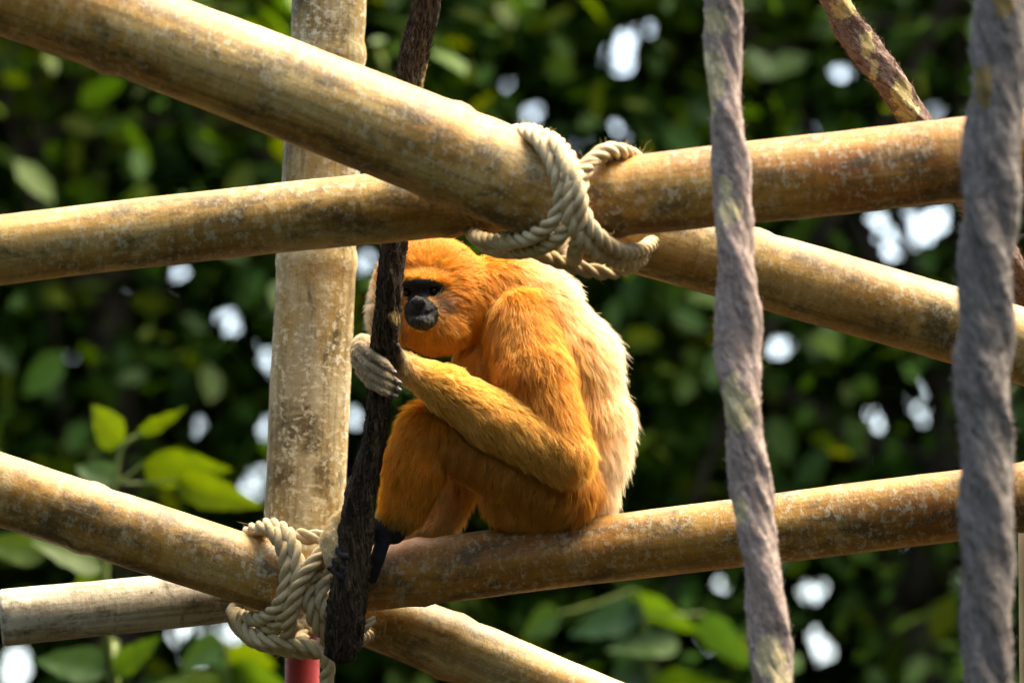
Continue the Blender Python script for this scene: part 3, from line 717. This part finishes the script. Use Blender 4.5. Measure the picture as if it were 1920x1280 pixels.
# pull tips towards the clump's own strand
cidx = ci[own]; pull = np.array([0, .04, .10, .18, .25])
H = H+(H[cidx]-H)*pull[None, :, None]*(np.clip(ln/.012, .2, 1))[:, None, None]
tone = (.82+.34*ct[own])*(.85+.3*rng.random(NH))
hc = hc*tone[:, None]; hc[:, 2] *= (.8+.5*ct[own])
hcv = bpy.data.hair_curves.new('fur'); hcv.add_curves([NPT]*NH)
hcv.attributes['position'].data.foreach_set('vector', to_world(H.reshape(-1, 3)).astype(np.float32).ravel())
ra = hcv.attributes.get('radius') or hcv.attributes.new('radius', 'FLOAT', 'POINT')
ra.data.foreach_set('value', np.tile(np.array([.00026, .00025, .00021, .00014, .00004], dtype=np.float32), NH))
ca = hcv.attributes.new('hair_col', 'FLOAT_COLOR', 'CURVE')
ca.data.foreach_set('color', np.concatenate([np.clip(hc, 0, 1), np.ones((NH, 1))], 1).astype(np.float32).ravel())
hcv.materials.append(M_FUR)
fur = bpy.data.objects.new('fur', hcv); COL.objects.link(fur); under(fur)
# ------------------------------------------------------------------ trees and saplings
LT = np.array([[0, 0, 0], [.30, .24, .03], [.70, .22, .02], [1, 0, -.06], [.30, -.24, .03], [.70, -.22, .02], [.5, 0, -.02]])
LF = np.array([[0, 6, 1], [1, 6, 2], [6, 3, 2], [0, 4, 6], [4, 5, 6], [6, 5, 3]])
def leaves_mesh(P, X, Nn, S, col):
    """P base, X axis, Nn normal, S length"""
    X = X/np.linalg.norm(X, axis=1)[:, None]; Y = np.cross(Nn, X); Y /= np.linalg.norm(Y, axis=1)[:, None]+1e-9; Z = np.cross(X, Y)
    V = P[:, None, :]+S[:, None, None]*(LT[None, :, 0:1]*X[:, None, :]+LT[None, :, 1:2]*Y[:, None, :]+LT[None, :, 2:3]*Z[:, None, :])
    n = len(P); F = (LF[None]+(np.arange(n)*len(LT))[:, None, None]).reshape(-1, 3)
    return V.reshape(-1, 3), F, np.repeat(col, len(LT), 0)
# openings in the canopy where the sky shows (direction px, py and radius)
GAPS = [(1715, 425, 46), (1660, 440, 34), (1765, 415, 34), (1690, 470, 26), (1622, 458, 16), (1640, 408, 14), (1745, 712, 26), (1700, 760, 22), (1648, 790, 24), (1755, 792, 26),
        (1712, 1052, 28), (1512, 1112, 14), (1536, 1108, 14), (1338, 1098, 15), (1325, 1202, 13), (1530, 1200, 18), (1545, 1225, 14), (1455, 660, 20), (1462, 640, 12),
        (1210, 50, 18), (1168, 80, 18), (1178, 135, 22), (1135, 105, 10), (995, 217, 20), (1085, 265, 14), (1148, 245, 20), (1165, 255, 14), (948, 160, 13), (1300, 65, 13), (1578, 137, 14), (1405, 60, 14), (1520, 235, 15), (1752, 212, 14),
        (215, 580, 24), (430, 600, 26), (130, 670, 16), (368, 793, 18), (500, 655, 20), (510, 700, 18), (497, 795, 20), (488, 885, 22), (470, 920, 18), (685, 490, 22), (660, 920, 22), (665, 790, 16), (240, 520, 14), (335, 515, 14),
        (365, 1250, 24), (40, 1245, 22), (20, 1268, 20), (340, 1180, 22), (400, 1178, 18), (450, 1182, 14), (1398, 790, 10), (880, 1005, 8)]
_g = np.random.default_rng(5)
GP = np.array([(x+_g.normal()*r*.42, y+_g.normal()*r*.42, 2.+4.5*_g.random()) if q else (x, y, 3.+r*.17) for x, y, r in GAPS for q in range(max(1, int(r/6)))], float)
def carve(P, Cn, S):
    x, y, d = proj(Cn); r = S*.33/(K*d)
    ok = np.ones(len(P), bool)
    for gx_, gy_, gr in GP:
        ok &= ((x-gx_)**2+(y-gy_)**2) > (gr+r)**2
    return ok
def tube(P, R, ns=10):
    C4 = catmull(np.column_stack([P, R]), .06); C, r = C4[:, :3], C4[:, 3]; T, N, B = frames(C)
    a = np.linspace(0, 2*math.pi, ns, endpoint=False)
    nz = np.array([[1+.18*mnoise.noise((c[0]*5+math.cos(t), c[1]*5+math.sin(t), c[2]*3)) for t in a] for c in C])
    V = C[:, None, :]+(np.cos(a)[None, :, None]*N[:, None, :]+np.sin(a)[None, :, None]*B[:, None, :])*(r[:, None]*nz)[:, :, None]
    return V.reshape(-1, 3), ring_faces(len(C), ns)
def join(parts):
    Vs, Fs, o = [], [], 0
    for V, F in parts: Vs.append(V); Fs.append(F+o); o += len(V)
    return np.vstack(Vs), np.vstack(Fs)
def tree(name, label, base, trunk_pts, r0, crown_c, crown_r, nleaf, size, mixc, seed, group=None, nclump=170, cut=True):
    g = np.random.default_rng(seed)
    base = np.array(base, float); e = tag(empty(name, tuple(base)), label, 'tree', group); bpy.context.view_layer.update()
    tp = np.array(trunk_pts, float); rr = np.linspace(r0, r0*.35, len(tp)); rr[0] *= 1.25
    parts = [tube(tp, rr, 14)]
    cc = np.array(crown_c, float); cr_ = np.array(crown_r, float)
    u = g.normal(0, 1, (nclump, 3)); u /= np.linalg.norm(u, axis=1)[:, None]; u *= (g.random(nclump)**.42)[:, None]
    cl = cc+u*cr_
    for q in range(26):
        k = g.integers(max(1, len(tp)//2), len(tp)); a_ = tp[k-1]+(tp[k]-tp[k-1])*g.random(); b_ = cl[q]
        m1 = a_+(b_-a_)*.35+np.array([0, 0, .18])+g.normal(0, .10, 3); m2 = a_+(b_-a_)*.7+np.array([0, 0, .12])+g.normal(0, .10, 3)
        rb = r0*.30*(.6+.6*g.random())
        parts.append(tube(np.array([a_, m1, m2, b_]), np.array([rb, rb*.7, rb*.42, rb*.15]), 7))
    V, F = join(parts)
    def ch(o):
        o.parent = e; o.matrix_parent_inverse = e.matrix_world.inverted(); return o
    ch(mesh_obj('trunk', V, F, M_BARK))
    # leaves gather in sprays round each clump
    k = g.integers(0, nclump, nleaf); rad = .30+.30*g.random(nclump)
    P = cl[k]+g.normal(0, .62, (nleaf, 3))*rad[k][:, None]*np.array([1.1, 1.1, .8])
    un = g.random(nleaf) < .35
    v = g.normal(0, 1, (nleaf, 3)); v /= np.linalg.norm(v, axis=1)[:, None]; v *= (g.random(nleaf)**.36)[:, None]
    P[un] = (cc+v*cr_)[un]
    out = P-cc; out[:, 2] *= .3
    X = out/(np.linalg.norm(out, axis=1)[:, None]+.3)+g.normal(0, .75, (nleaf, 3))+np.array([0, 0, -.35])
    Nn = np.array([0, 0, 1.])+g.normal(0, .62, (nleaf, 3))
    S = size*(.5+.95*g.random(nleaf)**1.5)
    Xn = X/np.linalg.norm(X, axis=1)[:, None]
    if cut:
        ok = carve(P, P+Xn*(S*.5)[:, None], S)
        P, X, Nn, S, k = P[ok], X[ok], Nn[ok], S[ok], k[ok]
    n_ = len(P)
    dark, mid, lime = np.array([.012, .036, .007]), np.array([.036, .092, .009]), np.array([.100, .130, .008])
    tclump = g.random(nclump)[k]; t = np.clip(tclump*.75+g.random(n_)*.42, 0, 1)
    col = np.where((t < .62)[:, None], dark+(mid-dark)*(t/.62)[:, None], mid+(lime-mid)*((t-.62)/.38*mixc)[:, None])
    V, F, c = leaves_mesh(P, X, Nn, S, col)
    ch(mesh_obj('crown', V, F, M_LEAF, attrs={'leaf_col': c}, smooth=False))
    return e
def gnd(px, d):
    p = at(px, 640, d); return np.array([p[0], p[1], 0.])
TG = 'leafy trees behind the climbing frame'
def bgtree(label, px, d, path, r0, crx, cry, crw, crh, nleaf, size, mixc, seed):
    """path: list of (px, py) the trunk passes at depth d above its foot"""
    b = gnd(px, d); pts = [b-np.array([0, 0, .1])]+[at(x, y, d) for x, y in path]
    cc = at(crx, cry, d+.95)
    tree('broadleaf_tree', label, b, pts, r0, cc, (crw, crw*.8, crh), nleaf, size, mixc, seed, TG)
bgtree('dark leafy tree with a leaning dark trunk, behind the thickest pole', 330, 17.5, [(215, 900), (150, 560), (60, 280), (-40, 0), (-120, -500)], .065, 100, 200, 1.75, 2.3, 42000, .088, .9, 21)
bgtree('leafy tree filling the gap behind the upright post and the gibbon', 800, 19.0, [(870, 1000), (900, 500), (905, 180), (870, 0), (850, -500)], .045, 760, 300, 1.75, 2.3, 42000, .088, 1.1, 22)
bgtree('leafy tree behind the upper lashing, dotted with small gaps of sky', 1250, 18.2, [(1255, 1000), (1240, 500), (1270, 180), (1260, -500)], .05, 1260, 250, 1.7, 2.3, 42000, .085, .8, 23)
bgtree('shady tree with a thick black trunk, behind the thick grey vine', 1700, 17.6, [(1705, 1300), (1725, 1120), (1790, 860), (1850, 500), (1880, -300)], .085, 1800, 420, 1.7, 2.4, 42000, .085, .5, 24)
tree('broadleaf_tree', 'far leafy tree seen between the upright post and the thickest pole', (-1.2, 22.5, 0), [(-1.2, 22.5, -.1), (-1.15, 22.5, 3), (-1.3, 22.4, 6.5)], .08, (-1.1, 22.5, 5.0), (2.5, 1.7, 3.0), 44000, .105, .8, 25, TG)
tree('broadleaf_tree', 'far leafy tree seen in the gap between the mauve vine and the gibbon\'s back', (1.3, 22.8, 0), [(1.3, 22.8, -.1), (1.25, 22.8, 3), (1.4, 22.7, 6.5)], .08, (1.2, 22.8, 5.0), (2.5, 1.7, 3.0), 44000, .105, .5, 26, TG)

for x, y, sd_ in [(-3.9, 19.3, 61), (4.0, 19.6, 62)]:
    tree('broadleaf_tree', 'leafy tree at the edge of the wood, next to the trees behind the frame', (x, y, 0), [(x, y, -.1), (x, y, 3), (x+.1, y, 6.2)], .08, (x, y, 4.6), (2.1, 1.6, 3.0), 26000, .105, .6, sd_, TG, cut=False)
# unseen trees added round the clearing, camera side and flanks, to block low sky light
for q, (x, y, h) in enumerate([(-5.5, 1.5, 9.2), (-3.4, -3.2, 7.2), (.4, -4.6, 7.0), (4.2, -2.6, 7.2), (6.0, 3.0, 9.2), (7.4, 8.5, 9.0), (-7.2, 7.0, 9.0), (-7.4, 12.6, 9.0), (7.8, 13.6, 8.2)]):
    tree('broadleaf_tree', 'unseen leafy tree added on the open side of the climbing frame to block sky light', (x, y, 0), [(x, y, -.1), (x+.1, y, 3), (x, y+.1, h*.9)], .12, (x, y, h*.56), (2.3, 2.3, h*.5), 6500, .36, .4, 40+q, 'unseen trees added round the clearing', cut=False)

# big-leaved saplings just behind the frame; every large leaf is a part
def big_leaf(parent, b, t, wid, d, roll, col, droop=.12, dt=0.):
    """b, t: pixel of leaf base and tip at depth d; wid in pixels; roll tilts the blade round its axis"""
    B_, T_ = at(*b, d), at(*t, d+dt); Lg = np.linalg.norm(T_-B_); X = (T_-B_)/Lg
    Y = np.cross(-FWD, X); Y /= np.linalg.norm(Y); Z = np.cross(X, Y)
    Y2 = Y*math.cos(roll)+Z*math.sin(roll); Z2 = np.cross(X, Y2)
    nu, nv = 13, 7; W = wid*.5*K*d/Lg; V = []
    for i in range(nu):
        s = i/(nu-1); w_ = W*(math.sin(math.pi*min(1, s**.62))**.85*(1-.18*s)) if 0 < s < 1 else 0
        w_ *= 1+.05*math.sin(s*31+b[0])
        for j in range(nv):
            q = (j/(nv-1)-.5)*2
            z = .10*abs(q)*w_*2-droop*s*s+.018*math.sin(s*19)*abs(q)
            V.append(B_+Lg*(X*s+Y2*q*w_+Z2*z))
    F = [[i*nv+j, i*nv+j+1, (i+1)*nv+j+1, (i+1)*nv+j] for i in range(nu-1) for j in range(nv-1)]
    o = mesh_obj('leaf', np.array(V), F, M_LEAF2, attrs={'leaf_col': np.repeat([col], len(V), 0)})
    o.parent = parent; o.matrix_parent_inverse = parent.matrix_world.inverted(); return o
def sapling(label, px, d, stempath, leaves, r=.009):
    b = gnd(px, d); e = tag(empty('sapling', tuple(b)), label, 'sapling', 'young saplings behind the frame'); bpy.context.view_layer.update()
    pts = np.array([b-np.array([0, 0, .05])]+[at(x, y, d) for x, y in stempath])
    V, F = tube(pts, np.linspace(r, r*.45, len(pts)), 8); st = mesh_obj('stem', V, F, M_STEM)
    st.parent = e; st.matrix_parent_inverse = e.matrix_world.inverted()
    for (bb, tt, wd, roll, c, dt) in leaves:
        # stalk from the stem to the blade
        q = min(stempath, key=lambda s_: (s_[0]-bb[0])**2+(s_[1]-bb[1]-25)**2)
        pa = np.array([at(*q, d), at((q[0]+bb[0])/2, (q[1]+bb[1])/2+4, d), at(*bb, d)])
        V, F = tube(pa, np.array([.003, .0026, .0022]), 6); k = mesh_obj('leaf_stalk', V, F, M_STEM)
        k.parent = e; k.matrix_parent_inverse = e.matrix_world.inverted()
        big_leaf(e, bb, tt, wd, d, roll, c, dt=dt)
    return e
LM, GR, DG = (.052, .088, .007), (.032, .072, .010), (.018, .05, .014)
sapling('lime green big leaved sapling rising behind the brown sloping pole', 225, 14.5,
        [(215, 1500), (205, 1250), (196, 1080), (205, 980), (216, 905), (228, 840), (262, 815)],
        [((232, 828), (166, 762), 88, -.6, LM, .02), ((258, 806), (356, 772), 52, .9, LM, .03), ((268, 868), (440, 892), 92, .5, LM, .05), ((330, 900), (490, 955), 74, .3, LM, -.03),
         ((214, 905), (140, 868), 70, .6, GR, .02), ((198, 1060), (60, 1005), 96, .7, LM, -.02), ((200, 1075), (120, 1130), 70, .4, GR, .03), ((205, 1250), (310, 1200), 80, .8, GR, .04), ((205, 1260), (60, 1225), 90, .6, GR, .05),
         ((90, 1040), (-40, 1010), 74, .4, LM, .02)])
sapling('green sapling with broad leaves below the bleached stub and red pole', 430, 15.0,
        [(440, 1500), (430, 1330), (425, 1250), (420, 1200)],
        [((425, 1215), (520, 1260), 84, .5, LM, .05), ((420, 1205), (330, 1250), 80, .7, GR, .02), ((425, 1250), (560, 1320), 90, .5, GR, .0), ((428, 1300), (250, 1290), 100, .7, LM, .04)])
sapling('dark green glossy leaved sapling below the gibbon\'s perch', 1230, 15.8,
        [(1225, 1500), (1220, 1330), (1215, 1240), (1205, 1150), (1190, 1105)],
        [((1190, 1105), (1316, 1205), 82, .9, GR, .06), ((1272, 1205), (1140, 1208), 84, .8, GR, -.04), ((1205, 1150), (1060, 1180), 96, .7, DG, .04), ((1050, 1150), (975, 1190), 70, .6, GR, .02),
         ((1320, 1150), (1400, 1260), 78, .5, DG, .04), ((1220, 1260), (1120, 1290), 90, .8, DG, .02), ((1220, 1270), (1380, 1300), 90, .7, GR, .02)])
